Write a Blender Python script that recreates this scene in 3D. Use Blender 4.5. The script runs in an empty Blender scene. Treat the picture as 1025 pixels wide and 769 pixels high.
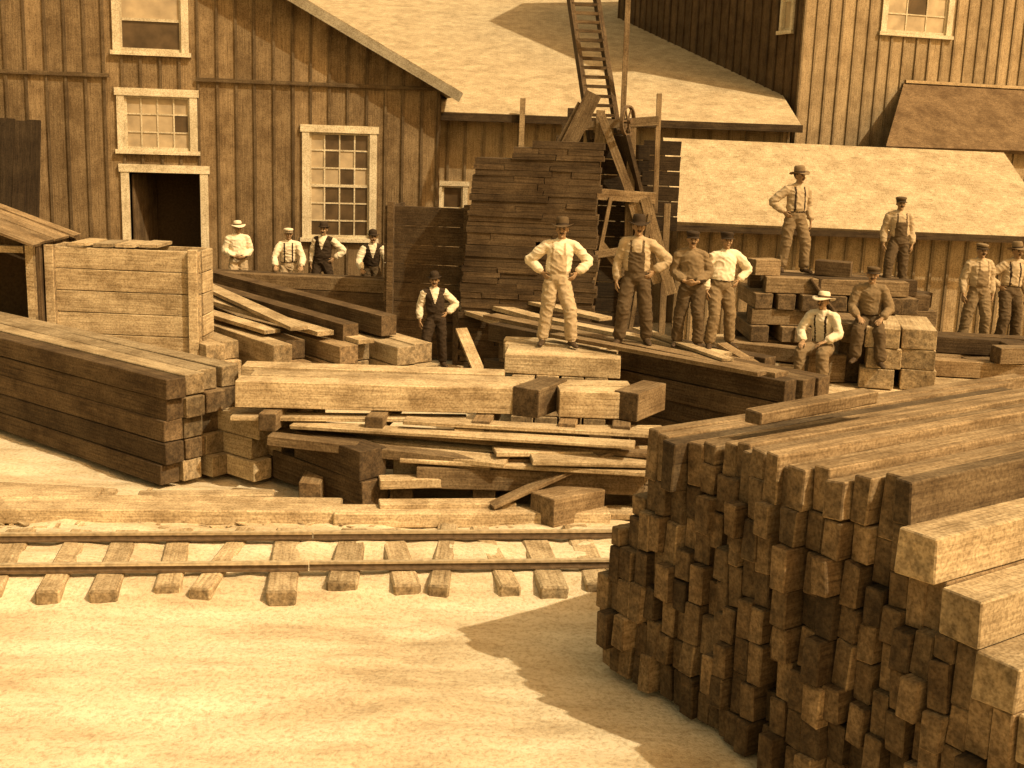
import bpy, math, random, bisect, bmesh
from mathutils import Matrix, Vector, noise
from mathutils.bvhtree import BVHTree
random.seed(7)
rad=math.radians
scn=bpy.context.scene
COL=scn.collection
scn.view_settings.view_transform='Standard'
scn.view_settings.look='None'
scn.view_settings.exposure=0

# ------------------------------------------------------------ materials
def newmat(name,rough=0.85):
    m=bpy.data.materials.new(name);m.use_nodes=True
    nt=m.node_tree;b=nt.nodes['Principled BSDF'];b.inputs['Roughness'].default_value=rough
    b.inputs['Specular IOR Level'].default_value=0.2
    return m,nt,b
def N(nt,t,**k):
    n=nt.nodes.new(t)
    for a,v in k.items(): setattr(n,a,v)
    return n
def ramp(nt,fac,stops):
    r=N(nt,'ShaderNodeValToRGB');e=r.color_ramp.elements
    e[0].position,e[0].color=stops[0][0],(*stops[0][1],1)
    e[1].position,e[1].color=stops[-1][0],(*stops[-1][1],1)
    for p,c in stops[1:-1]:
        x=e.new(p);x.color=(*c,1)
    nt.links.new(fac,r.inputs[0]);return r.outputs[0]
def mul(nt,a,b,fac=1.0):
    m=N(nt,'ShaderNodeMixRGB',blend_type='MULTIPLY');m.inputs[0].default_value=fac
    nt.links.new(a,m.inputs[1]);nt.links.new(b,m.inputs[2]);return m.outputs[0]
def wood(name,cA,cB,cE,rough=0.9,grime=0.8,bump=0.4,streak=(0.7,16,16)):
    m,nt,b=newmat(name,rough);L=nt.links
    g=N(nt,'ShaderNodeAttribute',attribute_name='gco')
    t=N(nt,'ShaderNodeAttribute',attribute_name='tone')
    e=N(nt,'ShaderNodeAttribute',attribute_name='endf')
    mp=N(nt,'ShaderNodeMapping');mp.inputs['Scale'].default_value=streak;L.new(g.outputs['Vector'],mp.inputs[0])
    n1=N(nt,'ShaderNodeTexNoise');n1.inputs['Scale'].default_value=2.2;n1.inputs['Detail'].default_value=5;n1.inputs['Roughness'].default_value=.65
    L.new(mp.outputs[0],n1.inputs['Vector'])
    c=ramp(nt,n1.outputs['Fac'],[(.27,tuple(x*.4 for x in cA)),(0.37,cA),(0.7,cB)])
    w=N(nt,'ShaderNodeTexNoise');w.inputs['Scale'].default_value=14;w.inputs['Detail'].default_value=3
    L.new(g.outputs['Vector'],w.inputs['Vector'])
    ce=ramp(nt,w.outputs['Fac'],[(0.3,tuple(x*.45 for x in cE)),(.65,cE)])
    mx=N(nt,'ShaderNodeMixRGB');L.new(e.outputs['Fac'],mx.inputs[0]);L.new(c,mx.inputs[1]);L.new(ce,mx.inputs[2])
    geo=N(nt,'ShaderNodeNewGeometry')
    n2=N(nt,'ShaderNodeTexNoise');n2.inputs['Scale'].default_value=1.9;n2.inputs['Detail'].default_value=5;n2.inputs['Roughness'].default_value=.72
    L.new(geo.outputs['Position'],n2.inputs['Vector'])
    gr=ramp(nt,n2.outputs['Fac'],[(0.36,(.44,.39,.32)),(0.6,(1,1,1))])
    n3=N(nt,'ShaderNodeTexNoise');n3.inputs['Scale'].default_value=42;n3.inputs['Detail'].default_value=3
    L.new(geo.outputs['Position'],n3.inputs['Vector'])
    sp=ramp(nt,n3.outputs['Fac'],[(0.34,(.48,.44,.38)),(0.58,(1,1,1))])
    o=mul(nt,mx.outputs[0],gr,grime);o=mul(nt,o,sp,.75);o=mul(nt,o,t.outputs['Color'])
    L.new(o,b.inputs['Base Color'])
    bp=N(nt,'ShaderNodeBump');bp.inputs['Strength'].default_value=bump;bp.inputs['Distance'].default_value=.02
    L.new(n1.outputs['Fac'],bp.inputs['Height']);L.new(bp.outputs[0],b.inputs['Normal'])
    return m
M_PALE=wood('sawn_timber_pale',(.42,.315,.18),(.66,.53,.33),(.52,.395,.23))
M_MID=wood('sawn_timber_mid',(.23,.156,.08),(.41,.30,.168),(.27,.187,.10))
M_DARK=wood('sawn_timber_weathered_shaded',(.09,.058,.028),(.185,.126,.065),(.21,.143,.075))  # dark timber; on some stacks it also paints in the shade
M_WALL=wood('board_wall_brown',(.20,.137,.069),(.33,.236,.127),(.2,.13,.06),grime=.75)
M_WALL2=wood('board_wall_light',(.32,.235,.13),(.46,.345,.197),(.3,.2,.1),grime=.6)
M_WALL3=wood('board_wall_shaded',(.09,.058,.027),(.14,.09,.044),(.1,.06,.03))  # dark copy of the board wall, shade of the side wall painted in
M_TRIM=wood('painted_trim',(.58,.5,.34),(.74,.65,.47),(.5,.42,.28),grime=.5,bump=.1)
M_ROOF=wood('shingle_roof',(.46,.365,.22),(.62,.505,.325),(.4,.3,.16),grime=.55,streak=(3,7,5))
def add_courses(m,f=.3):
    nt=m.node_tree;L=nt.links;b=nt.nodes['Principled BSDF']
    g=N(nt,'ShaderNodeAttribute',attribute_name='gco')
    br=N(nt,'ShaderNodeTexBrick');br.inputs['Scale'].default_value=1.0
    br.inputs['Brick Width'].default_value=.13;br.inputs['Row Height'].default_value=.15;br.inputs['Mortar Size'].default_value=.008;br.inputs['Mortar Smooth'].default_value=.6
    br.inputs['Color1'].default_value=(1,1,1,1);br.inputs['Color2'].default_value=(.7,.67,.6,1);br.inputs['Mortar'].default_value=(.5,.45,.38,1)
    L.new(g.outputs['Vector'],br.inputs['Vector'])
    src=b.inputs['Base Color'].links[0].from_socket
    L.new(mul(nt,src,br.outputs['Color'],f),b.inputs['Base Color'])
add_courses(M_ROOF,.4)
M_ROOFD=wood('dark_shingle_roof',(.15,.097,.047),(.22,.148,.075),(.1,.06,.03),streak=(3,7,5));add_courses(M_ROOFD)  # darker brown shingles than the main roofs
def simple(name,c,rough=.8,sc=25,var=.35,metal=0,spec=.2):
    m,nt,b=newmat(name,rough);L=nt.links
    tc=N(nt,'ShaderNodeTexCoord')
    n=N(nt,'ShaderNodeTexNoise');n.inputs['Scale'].default_value=sc;n.inputs['Detail'].default_value=4
    L.new(tc.outputs['Object'],n.inputs['Vector'])
    o=ramp(nt,n.outputs['Fac'],[(.3,tuple(x*(1-var) for x in c)),(.7,tuple(min(1,x*(1+var*.4)) for x in c))])
    L.new(o,b.inputs['Base Color']);b.inputs['Metallic'].default_value=metal;b.inputs['Specular IOR Level'].default_value=spec
    return m
M_GLASS=simple('window_glass',(.085,.055,.028),.25,3,.5,0,.35)
M_CURT=simple('window_curtain',(.40,.31,.19),.6,3,.35)
M_BLACK=simple('interior_shade_dark',(.07,.043,.02),.95)  # dark colour stands in for the shade of unlit rooms
M_IRON=simple('rusted_iron',(.15,.10,.055),.6,18,.4,.2)
M_RAILTOP=simple('rail_steel',(.46,.36,.22),.5,18,.4,.2)
SK=simple('skin',(.30,.19,.10),.6,20,.15)
HAIR=simple('hair',(.05,.03,.015),.7)
EYE=simple('eye',(.03,.018,.009),.4)
LIP=simple('lip',(.22,.12,.065),.5)
BOOT=simple('boot_leather',(.06,.038,.02),.55)
C_PALE=simple('cloth_pale',(.68,.58,.41),.9,30,.12)
C_TAN=simple('cloth_tan',(.40,.305,.185),.9,30,.16)
C_MID=simple('cloth_mid',(.19,.133,.07),.9,30,.2)
C_DARK=simple('cloth_dark',(.09,.06,.03),.9,30,.2)
C_BLACK=simple('cloth_black',(.035,.022,.011),.85,30,.2)

# ------------------------------------------------------------ geometry builder
class Geo:
    def __init__(s): s.v=[];s.f=[];s.g=[];s.t=[];s.e=[];s.m=[]
    def face(s,idx,gl,tone,end,mi):
        s.f.append(idx);s.g.append(gl);s.t.append(tone);s.e.append(end);s.m.append(mi)
    def box(s,M,sx,sy,sz,tone=1.,mi=0,jit=.004,taper=None):
        b=len(s.v);off=random.uniform(0,90)
        loc=[Vector((x*sx/2,y*sy/2,z*sz/2)) for x in(-1,1) for y in(-1,1) for z in(-1,1)]
        for l in loc:
            j=Vector([random.uniform(-jit,jit) for _ in range(3)])
            s.v.append(M@(l+j))
        for idx,end in(((0,1,3,2),1),((4,6,7,5),1),((0,4,5,1),0),((2,3,7,6),0),((0,2,6,4),0),((1,5,7,3),0)):
            s.face([b+i for i in idx],[(loc[i].x+off,loc[i].y,loc[i].z) for i in idx],tone*(random.uniform(.72,1.12) if end else 1),end,mi)
    def beam(s,x,y,z,yaw,L,w,h,tone=None,mi=0,pitch=0,roll=0,jit=.007):
        if tone is None: tone=random.uniform(.62,1.15)
        M=Matrix.Translation((x,y,z+h/2))@Matrix.Rotation(rad(yaw),4,'Z')@Matrix.Rotation(rad(-pitch),4,'Y')@Matrix.Rotation(rad(roll),4,'X')
        s.box(M,L,w,h,tone,mi,jit)
    def strut(s,p0,p1,w,h,tone=1.,mi=0,up=(0,0,1)):
        p0=Vector(p0);p1=Vector(p1);d=(p1-p0);L=d.length;d.normalize();u=Vector(up)
        if abs(d.dot(u))>.98:u=Vector((0,1,0))
        sd=u.cross(d).normalized();u2=d.cross(sd)
        M=Matrix((d,sd,u2)).transposed().to_4x4();M.translation=(p0+p1)/2
        s.box(M,L,w,h,tone,mi)
    def poly(s,pts,gl,tone=1.,mi=0):
        b=len(s.v);s.v+= [Vector(p) for p in pts];s.face(list(range(b,b+len(pts))),gl,tone,0,mi)
    def slab(s,a,bq,c,d,th,tone=1.,mi=0):
        a,bq,c,d=map(Vector,(a,bq,c,d));n=(bq-a).cross(d-a).normalized();n=n if n.z>0 else -n
        L=(bq-a).length;H=(d-a).length
        T=[a,bq,c,d];U=[p-n*th for p in T];k=len(s.v);s.v+=T+U
        gl=[(0,0,0),(L,0,0),((c-a).dot((bq-a).normalized()),H,0),(0,H,0)]
        s.face([k,k+1,k+2,k+3],gl,tone,0,mi);s.face([k+7,k+6,k+5,k+4],gl[::-1],tone*.6,0,mi)
        for i in range(4):
            j=(i+1)%4;s.face([k+i,k+4+i,k+4+j,k+j],[gl[i],gl[i],gl[j],gl[j]],tone*.7,0,mi)
    def build(s,name,mats,parent=None,bevel=0,smooth=False):
        me=bpy.data.meshes.new(name);me.from_pydata([tuple(v) for v in s.v],[],s.f)
        for m in mats: me.materials.append(m)
        me.update()
        gl=[];tl=[];el=[]
        for i,f in enumerate(s.f):
            for k in range(len(f)):
                gl+=list(s.g[i][k]);t=s.t[i];tl+=[t,t,t,1];el.append(float(s.e[i]))
        me.attributes.new('gco','FLOAT_VECTOR','CORNER');me.attributes['gco'].data.foreach_set('vector',gl)
        me.attributes.new('tone','FLOAT_COLOR','CORNER');me.attributes['tone'].data.foreach_set('color',tl)
        me.attributes.new('endf','FLOAT','CORNER');me.attributes['endf'].data.foreach_set('value',el)
        me.polygons.foreach_set('material_index',s.m)
        me.update();ob=bpy.data.objects.new(name,me);COL.objects.link(ob)
        if parent: ob.parent=parent
        if bevel:
            b=ob.modifiers.new('b','BEVEL');b.width=bevel;b.segments=1;b.limit_method='ANGLE'
        return ob
def empty(name):
    e=bpy.data.objects.new(name,None);COL.objects.link(e);return e

def wallframe(O,yaw):
    return Matrix.Translation(O)@Matrix.Rotation(rad(yaw),4,'Z')   # local x=u, -y outward, z up
def wall(g,O,yaw,u0,u1,zb,ztop,ops=(),pitch=.43,mi=0,bmi=0,btone=.8,tonerange=(.8,1.12),th=.04):
    W=wallframe(O,yaw)
    grid=[];u=u0
    while u<u1-1e-4: grid.append(u);u+=pitch*random.uniform(.93,1.07)
    grid.append(u1)
    br=sorted(set(grid+[max(u0,min(u1,o[0])) for o in ops]+[max(u0,min(u1,o[2])) for o in ops]))
    tones=[random.uniform(*tonerange) for _ in grid];offs=[random.uniform(0,90) for _ in grid]
    def intervals(a,b,pad=0):
        m=(a+b)/2;cuts=sorted([(o[1]-pad,o[3]+pad) for o in ops if o[0]-pad<m<o[2]+pad])
        res=[];cur=zb
        for c in cuts:
            if c[0]>cur: res.append((cur,c[0]))
            cur=c[1]
        res.append((cur,None));return res
    for a,b in zip(br[:-1],br[1:]):
        if b-a<1e-3: continue
        k=bisect.bisect_right(grid,(a+b)/2)-1
        for z0,z1 in intervals(a,b):
            ta,tb=(z1,z1) if z1 is not None else (ztop(a),ztop(b))
            if min(ta,tb)<=z0: continue
            i=len(g.v);P=[(a,0,z0),(b,0,z0),(b,0,tb),(a,0,ta)]
            g.v+=[W@Vector(p) for p in P]+[W@Vector((p[0],th,p[2])) for p in P]
            gl=[(p[2]+offs[k],p[0],0) for p in P]
            g.face([i,i+1,i+2,i+3],gl,tones[k],0,mi);g.face([i+7,i+6,i+5,i+4],gl[::-1],tones[k]*.6,0,mi)
            for q in range(4):
                r=(q+1)%4;g.face([i+q,i+4+q,i+4+r,i+r],[gl[q],gl[q],gl[r],gl[r]],tones[k],0,mi)
    for u in grid:
        uu=min(max(u,u0+.03),u1-.03)
        for z0,z1 in intervals(uu-.001,uu+.001,.03):
            t=z1 if z1 is not None else ztop(uu)-.02
            if t-z0<.05: continue
            Mx=W@Matrix.Translation((uu,-.021,(z0+t)/2))@Matrix.Rotation(rad(90),4,'Y')
            g.box(Mx,t-z0,.038,.055,btone*random.uniform(.8,1.1),bmi,.004)
def ubox(g,W,u0,u1,y0,y1,z0,z1,tone=1.,mi=0):
    c=Matrix.Translation(((u0+u1)/2,(y0+y1)/2,(z0+z1)/2))
    if (z1-z0)>(u1-u0): g.box(W@c@Matrix.Rotation(rad(90),4,'Y'),z1-z0,y1-y0,u1-u0,tone,mi,.0015)
    else: g.box(W@c,u1-u0,y1-y0,z1-z0,tone,mi,.0015)
def window(gf,gg,O,yaw,o,fw=.15,cols=4,rows=6,mid=True,panes=None,glassmi=0):
    W=wallframe(O,yaw);u0,z0,u1,z1=o
    ubox(gf,W,u0-fw,u0,-.06,.03,z0,z1,1);ubox(gf,W,u1,u1+fw,-.062,.03,z0,z1,.97)
    ubox(gf,W,u0-fw-.04,u1+fw+.04,-.075,.03,z1,z1+fw,1.02);ubox(gf,W,u0-fw-.05,u1+fw+.05,-.1,.03,z0-.09,z0,1.)
    if cols:
        s=.045
        ubox(gf,W,u0,u0+s,.0,.04,z0,z1,.9);ubox(gf,W,u1-s,u1,.0,.04,z0,z1,.9)
        ubox(gf,W,u0+s,u1-s,.0,.04,z0,z0+s*1.4,.9);ubox(gf,W,u0+s,u1-s,.0,.04,z1-s,z1,.9)
        zm=(z0+z1)/2
        if mid: ubox(gf,W,u0+s,u1-s,-.004,.045,zm-.03,zm+.03,.9)
        for c in range(1,cols):
            x=u0+(u1-u0)*c/cols;ubox(gf,W,x-.016,x+.016,.008,.034,z0+s,z1-s,.95)
        for r in range(1,rows):
            if mid and r*2==rows: continue
            z=z0+(z1-z0)*r/rows;ubox(gf,W,u0+s,u1-s,.01,.036,z-.016,z+.016,.95)
        for c in range(cols):
            for r in range(rows):
                mi=glassmi
                if panes: mi=panes(c,r)
                a=u0+(u1-u0)*c/cols;b=u0+(u1-u0)*(c+1)/cols;d=z0+(z1-z0)*r/rows;e=z0+(z1-z0)*(r+1)/rows
                tl=[random.uniform(-.004,.004) for _ in range(4)]
                gg.poly([W@Vector((a,.028+tl[0],d)),W@Vector((b,.028+tl[1],d)),W@Vector((b,.028+tl[2],e)),W@Vector((a,.028+tl[3],e))],[(a,d,0)]*4,1,mi)

# ------------------------------------------------------------ ground
TR0=Vector((-3,11.6,0));TRY=7.0
def trackdist(x,y):
    a=rad(TRY);return -(x-TR0.x)*math.sin(a)+(y-TR0.y)*math.cos(a)
def ground():
    def axis(lo,hi,step,far):
        a=[];x=lo
        while x<=hi+1e-6: a.append(x);x+=step
        l=lo;h=hi;d=step
        while l>-far:
            d*=1.5;l-=d;h+=d;a=[l]+a+[h]
        return a
    xs=axis(-9,9,.08,600);ys=axis(5,19,.08,600)
    v=[];f=[]
    for y in ys:
        for x in xs:
            w=max(0,min(1,(10-abs(x))/2))*max(0,min(1,(19.5-y)/2))*max(0,min(1,(y-3)/2))
            z=noise.noise(Vector((x*.6,y*.9,0)))*.05+noise.noise(Vector((x*2.2,y*4,3)))*.024+noise.noise(Vector((x*6,y*6,7)))*.014
            d=trackdist(x,y)
            nn=1+noise.noise(Vector((x*1.5,0,5)))*1.2
            bank=(.155+.05*noise.noise(Vector((x*3,y*3,9))))*math.exp(-((d-.2)/1.05)**4)+.05*math.exp(-((d-1.55)/.28)**2)*nn
            v.append((x,y,(z-.03)*w+bank*w-.02))
    n=len(xs)
    for j in range(len(ys)-1):
        for i in range(n-1):
            a=j*n+i;f.append((a,a+1,a+n+1,a+n))
    me=bpy.data.meshes.new('ground');me.from_pydata(v,[],f);me.polygons.foreach_set('use_smooth',[True]*len(f))
    ob=bpy.data.objects.new('ground',me);COL.objects.link(ob)
    m,nt,b=newmat('pale_dirt',.95);L=nt.links
    geo=N(nt,'ShaderNodeNewGeometry');mp=N(nt,'ShaderNodeMapping');mp.inputs['Scale'].default_value=(.4,1.6,1);mp.inputs['Rotation'].default_value=(0,0,rad(-7));L.new(geo.outputs['Position'],mp.inputs[0])
    n1=N(nt,'ShaderNodeTexNoise');n1.inputs['Scale'].default_value=1.0;n1.inputs['Detail'].default_value=9;n1.inputs['Roughness'].default_value=.7;L.new(mp.outputs[0],n1.inputs[0])
    c=ramp(nt,n1.outputs['Fac'],[(.32,(.38,.29,.17)),(.46,(.55,.445,.285)),(.66,(.72,.62,.44))])
    n2=N(nt,'ShaderNodeTexNoise');n2.inputs['Scale'].default_value=24;n2.inputs['Detail'].default_value=6;n2.inputs['Roughness'].default_value=.7;L.new(geo.outputs['Position'],n2.inputs[0])
    o=mul(nt,c,ramp(nt,n2.outputs['Fac'],[(.34,(.58,.52,.44)),(.54,(1,1,1))]),.75)
    L.new(o,b.inputs['Base Color'])
    bp=N(nt,'ShaderNodeBump');bp.inputs['Strength'].default_value=.7;bp.inputs['Distance'].default_value=.03;L.new(n2.outputs['Fac'],bp.inputs['Height']);L.new(bp.outputs[0],b.inputs['Normal'])
    me.materials.append(m)
ground()

# ------------------------------------------------------------ left mill building
def mill():
    E=empty('mill_building');O=(-11,26,0);yaw=10
    g=Geo()
    def zt(u): return 5.30-(u-9.3)*.53 if u>-1 else 10.76-(-1-u)*.53
    w1=(2.45,5.85,3.72,7.15);w2=(2.5,3.78,3.86,4.92);dr=(2.55,.75,4.05,3.3);wb=(6.42,1.95,7.75,4.28)
    wall(g,O,yaw,-11.3,9.3,0,zt,[w1,w2,dr,wb],pitch=.40,btone=.55,tonerange=(.72,1.1))
    W=wallframe(O,yaw)
    ubox(g,W,-11.3,2.2,-.075,-.04,5.28,5.36,.5);ubox(g,W,4.0,9.3,-.076,-.04,5.27,5.35,.5)
    e=W@Vector((9.3,0.04,0))
    wall(g,tuple(e),yaw+90,0,13,0,lambda u:5.2,[],pitch=.42,btone=.7)
    bk=W@Vector((9.3,13,0));wall(g,tuple(bk),yaw+180,0,20.6,0,lambda u:min(5.3+u*.53,5.3+(20.6-u)*.53),[],pitch=.6)
    l=W@Vector((-11.3,13,0));wall(g,tuple(l),yaw+270,0,12.95,0,lambda u:5.2,[],pitch=.6)
    g.build('walls',[M_WALL],E)
    r=Geo()
    def P(u,y,z):return W@Vector((u,y,z))
    sl=.53
    r.slab(P(9.75,-.45,5.25),P(9.75,13.4,5.25),P(-1,13.4,5.25+10.75*sl),P(-1,-.45,5.25+10.75*sl),.1,1,0)
    r.slab(P(-11.75,13.4,5.25),P(-11.75,-.45,5.25),P(-1,-.45,5.25+10.75*sl),P(-1,13.4,5.25+10.75*sl),.1,1,0)
    r.build('roof',[M_ROOF],E)
    t=Geo();t.strut(P(9.72,-.47,5.13),P(-1,-.47,5.13+10.72*sl),.03,.2,.45);t.strut(P(-11.72,-.47,5.13),P(-1,-.47,5.13+10.72*sl),.03,.2,.45)
    t.build('rake_board',[M_TRIM],E)
    f=Geo();gg=Geo()
    window(f,gg,O,yaw,w1,.15,1,2,True,lambda c,r:r)
    window(f,gg,O,yaw,w2,.16,4,3,False,lambda c,r:1 if random.random()<.9 else 0)
    window(f,gg,O,yaw,wb,.16,4,6,True,lambda c,r:1 if (r>=3 and random.random()<.55) or (c==0 and r>0) else 0)
    window(f,gg,O,yaw,dr,.17,0,0)
    f.build('window_and_door_trim',[M_TRIM],E);gg.build('panes',[M_GLASS,M_CURT],E)
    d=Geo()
    for a in(w1,w2,wb): ubox(d,W,a[0]-.3,a[2]+.3,.3,.34,a[1]-.3,a[3]+.3)  # dark sheets behind the openings in place of room shade
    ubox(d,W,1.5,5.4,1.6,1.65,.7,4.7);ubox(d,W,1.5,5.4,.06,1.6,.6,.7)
    d.build('interior_shade',[M_BLACK],E)
    dl=Geo();Mx=W@Matrix.Translation((2.62,.1,0))@Matrix.Rotation(rad(75),4,'Z')
    for i in range(5): ubox(dl,Mx,.02+i*.26,.27+i*.26,0,.04,.78,3.25,random.uniform(.8,1.1))
    dl.build('door_leaf',[M_DARK],E)
mill()

def midb():
    E=empty('planing_mill_building')
    g=Geo();O=(-1.95,29,0);op=(.12,2.55,.62,3.12)
    wall(g,O,0,-.2,8.3,0,lambda u:4.78,[op],pitch=.42,btone=.65)
    g.build('front_wall',[M_WALL2],E)
    f=Geo();gg=Geo();window(f,gg,O,0,op,.11,1,1,False,lambda c,r:0);f.build('window_trim',[M_TRIM],E);gg.build('panes',[M_GLASS],E)
    r=Geo();r.slab((-14,28.5,4.88),(6.5,28.5,4.80),(7.6,56,12.15),(-14,56,12.2),.12)
    r.build('roof',[M_ROOF],E)
    t=Geo();t.beam(2.27,28.47,4.64,-.3,8.5,.04,.17,.5);t.build('fascia',[M_DARK],E)
    p=Geo();p.beam(.02,28.4,3.2,0,.12,.12,2.0,.9);p.build('vent_post',[M_WALL2],E)
midb()

def tall():
    E=empty('tall_mill_building');O=(6.84,30.76,0);yaw=20;W=wallframe(O,yaw)
    g=Geo();op=(2.42,7.22,4.25,8.6)
    wall(g,O,yaw,0,14,0,lambda u:12.5,[op],pitch=.38,btone=.72)
    g.build('front_wall',[M_WALL2],E)
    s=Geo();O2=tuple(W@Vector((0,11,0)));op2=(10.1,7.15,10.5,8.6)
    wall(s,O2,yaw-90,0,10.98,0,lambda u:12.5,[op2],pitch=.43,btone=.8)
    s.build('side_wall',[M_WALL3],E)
    b=Geo();O3=tuple(W@Vector((14,0.02,0)));wall(b,O3,yaw+90,0,11,0,lambda u:12.5,[],pitch=.6);b.build('far_wall',[M_WALL],E)
    f=Geo();gg=Geo();window(f,gg,O,yaw,op,.17,3,3,False,lambda c,r:1 if not(c==1 and r==1) else 0);window(f,gg,O2,yaw-90,op2,.1,1,2,True,lambda c,r:1)
    f.build('window_trim',[M_TRIM],E);gg.build('panes',[M_GLASS,M_CURT],E)
    r=Geo();P=lambda u,y,z:W@Vector((u,y,z))
    r.slab(P(-.5,-.5,12.4),P(14.5,-.5,12.4),P(14.5,5.5,16),P(-.5,5.5,16),.12);r.slab(P(14.5,11.5,12.4),P(-.5,11.5,12.4),P(-.5,5.5,16),P(14.5,5.5,16),.12)
    r.build('roof',[M_ROOF],E)
    l=Geo();l.slab(P(1.0,-2.4,4.4),P(12,-2.4,4.4),P(12,-.06,6.0),P(3.1,-.06,6.0),.1,1,0)
    l.build('lean_to_roof',[M_ROOFD],E)
    k=Geo();wall(k,tuple(P(1.5,-2.1,0)),yaw,0,10.4,0,lambda u:4.4,[],pitch=.43);k.build('lean_to_wall',[M_WALL2],E)
    t=Geo();t.strut(P(3.1,-.1,6.03),P(12,-.1,6.03),.08,.08,1.2);t.build('lean_to_trim',[M_WALL2],E)
tall()

def shed():
    E=empty('lumber_shed')
    r=Geo();r.slab((3.15,24.4,2.78),(11.0,24.4,2.72),(11.05,28,4.35),(3.25,28,4.42),.09);r.build('roof',[M_ROOF],E)
    g=Geo();wall(g,(3.3,24.85,0),0,0,7.5,0,lambda u:2.82,[],pitch=.36,btone=.6);wall(g,(10.8,24.9,0),90,0,3.0,0,lambda u:2.85+.45*u*.9,[],pitch=.36)
    g.build('walls',[M_WALL2],E)
    t=Geo();t.beam(7.08,24.38,2.6,-.4,7.9,.03,.12,.55);t.build('eave_board',[M_DARK],E)
shed()

# ------------------------------------------------------------ log conveyor
def conveyor():
    E=empty('log_conveyor')
    g=Geo();A=Vector((1.62,23.4,4.3));B=Vector((.98,26.2,8.3));sd=Vector((.27,.03,0))
    g.strut(A-sd,B-sd,.09,.2,.8);g.strut(A+sd,B+sd,.09,.2,.8)
    n=22
    for i in range(n):
        p=A+(B-A)*((i+.5)/n)+Vector((0,-.02,.06));g.strut(p-sd*.95,p+sd*.95,.12,.06,random.uniform(.7,1.1))
    g.build('ramp_ladder',[M_DARK],E)
    f=Geo()
    f.strut((1.35,23.2,0),(1.5,23.3,4.9),.16,.16,.8);f.strut((2.2,23.2,0),(2.1,23.3,4.6),.16,.16,.7)
    f.strut((1.3,23.1,3.35),(2.6,23.1,3.3),.14,.2,1.2);f.strut((1.35,23.05,2.7),(2.3,23.05,1.6),.1,.14,.8)
    f.strut((2.0,23.9,0),(1.95,23.9,8.2),.1,.1,.7);f.strut((2.65,23.4,3.0),(2.6,23.4,5.25),.09,.09,.9)
    f.strut((1.2,23.3,4.6),(2.6,23.3,4.75),.12,.16,.6);f.strut((.9,23.2,4.2),(1.35,23.2,5.2),.12,.3,.5);f.strut((.6,23.25,3.9),(1.15,23.25,5.0),.06,.2,.5)
    f.strut((2.2,23.1,3.2),(2.75,23.0,1.7),.08,.22,1.1);f.strut((2.4,23.0,3.3),(3.0,22.9,1.5),.06,.2,1.0)
    f.strut((1.75,23.0,3.3),(1.45,23.0,1.3),.07,.14,1.0);f.strut((1.5,23.1,4.8),(2.2,23.1,3.2),.07,.16,.7)
    f.strut((2.5,22.9,3.0),(2.2,22.9,.4),.08,.14,.7);f.strut((1.5,22.95,2.2),(2.6,22.95,2.4),.08,.14,.8);f.strut((2.9,23.2,0),(2.85,23.2,3.2),.12,.12,.8)
    f.build('timber_frame',[M_MID],E)
    h=Geo()
    for i in range(6): h.beam(2.75,23.6+.02*i,2.65+i*.29,-6,.72,.05,.27,random.uniform(.3,.55))
    for i in range(14): h.beam(1.95+random.uniform(-.08,.08),23.75,.1+i*.3,-5,1.25,.05,.28,random.uniform(.3,.5))
    for i in range(4): h.beam(.9+.05*i,23.7,3.9+i*.26,-3,.62-.1*i,.05,.25,random.uniform(.5,.8))
    h.strut((1.9,23.2,4.45),(2.5,23.5,2.6),.5,.08,.5)
    h.build('hopper_boards',[M_DARK],E)
    bm=bmesh.new()
    R=.36;seg=28;prof=[(R,-.05),(R+.05,-.05),(R+.05,.05),(R,.05)]
    rings=[]
    for i in range(seg):
        a=2*math.pi*i/seg;rings.append([bm.verts.new((r*math.cos(a),h2,r*math.sin(a))) for r,h2 in prof])
    for i in range(seg):
        for k in range(4):
            bm.faces.new((rings[i][k],rings[i][(k+1)%4],rings[(i+1)%seg][(k+1)%4],rings[(i+1)%seg][k]))
    bmesh.ops.create_cone(bm,cap_ends=True,segments=12,radius1=.07,radius2=.07,depth=.22,matrix=Matrix.Rotation(rad(90),4,'X'))
    for i in range(6):
        a=math.pi*i/3;M=Matrix.Rotation(-a,4,'Y')@Matrix.Translation((R/2,0,0))@Matrix.Diagonal((R,.035,.045,1))
        bmesh.ops.create_cube(bm,size=1,matrix=M)
    me=bpy.data.meshes.new('drive_wheel');bm.to_mesh(me);bm.free();me.materials.append(M_IRON)
    o=bpy.data.objects.new('drive_wheel',me);o.location=(2.0,23.1,4.72);o.rotation_euler=(0,0,rad(60));o.scale=(.7,.7,.7);COL.objects.link(o);o.parent=E
conveyor()

# ------------------------------------------------------------ piles
def stack(name,x,y,yaw,rows,cols,w,h,L,z0=0,mats=(M_MID,),lenj=.1,count=None,tone=(.6,1.12),bevel=.009,skew=0,gap=.01,mi=None,back=None):
    g=Geo();ax=Vector((math.cos(rad(yaw)),math.sin(rad(yaw)),0));pp=Vector((-ax.y,ax.x,0))
    for r in range(rows):
        nc=count(r) if count else cols
        z=z0+r*(h+gap*.5)
        for c in range(nc):
            bk=back(r,c) if back else 0
            lj=random.uniform(-lenj,lenj)-bk;ll=L+random.uniform(-.3,.3)-bk
            p=Vector((x,y,0))+pp*((c+.5)*(w+gap)+skew*r+random.uniform(-.01,.01))+ax*(lj-ll/2)
            g.beam(p.x,p.y,z,yaw+random.uniform(-.7,.7),ll,w*random.uniform(.9,1),h*random.uniform(.94,1),random.uniform(*tone),mi(r,c) if mi else random.randrange(len(mats)))
    return g.build(name,list(mats),None,bevel)

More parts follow.
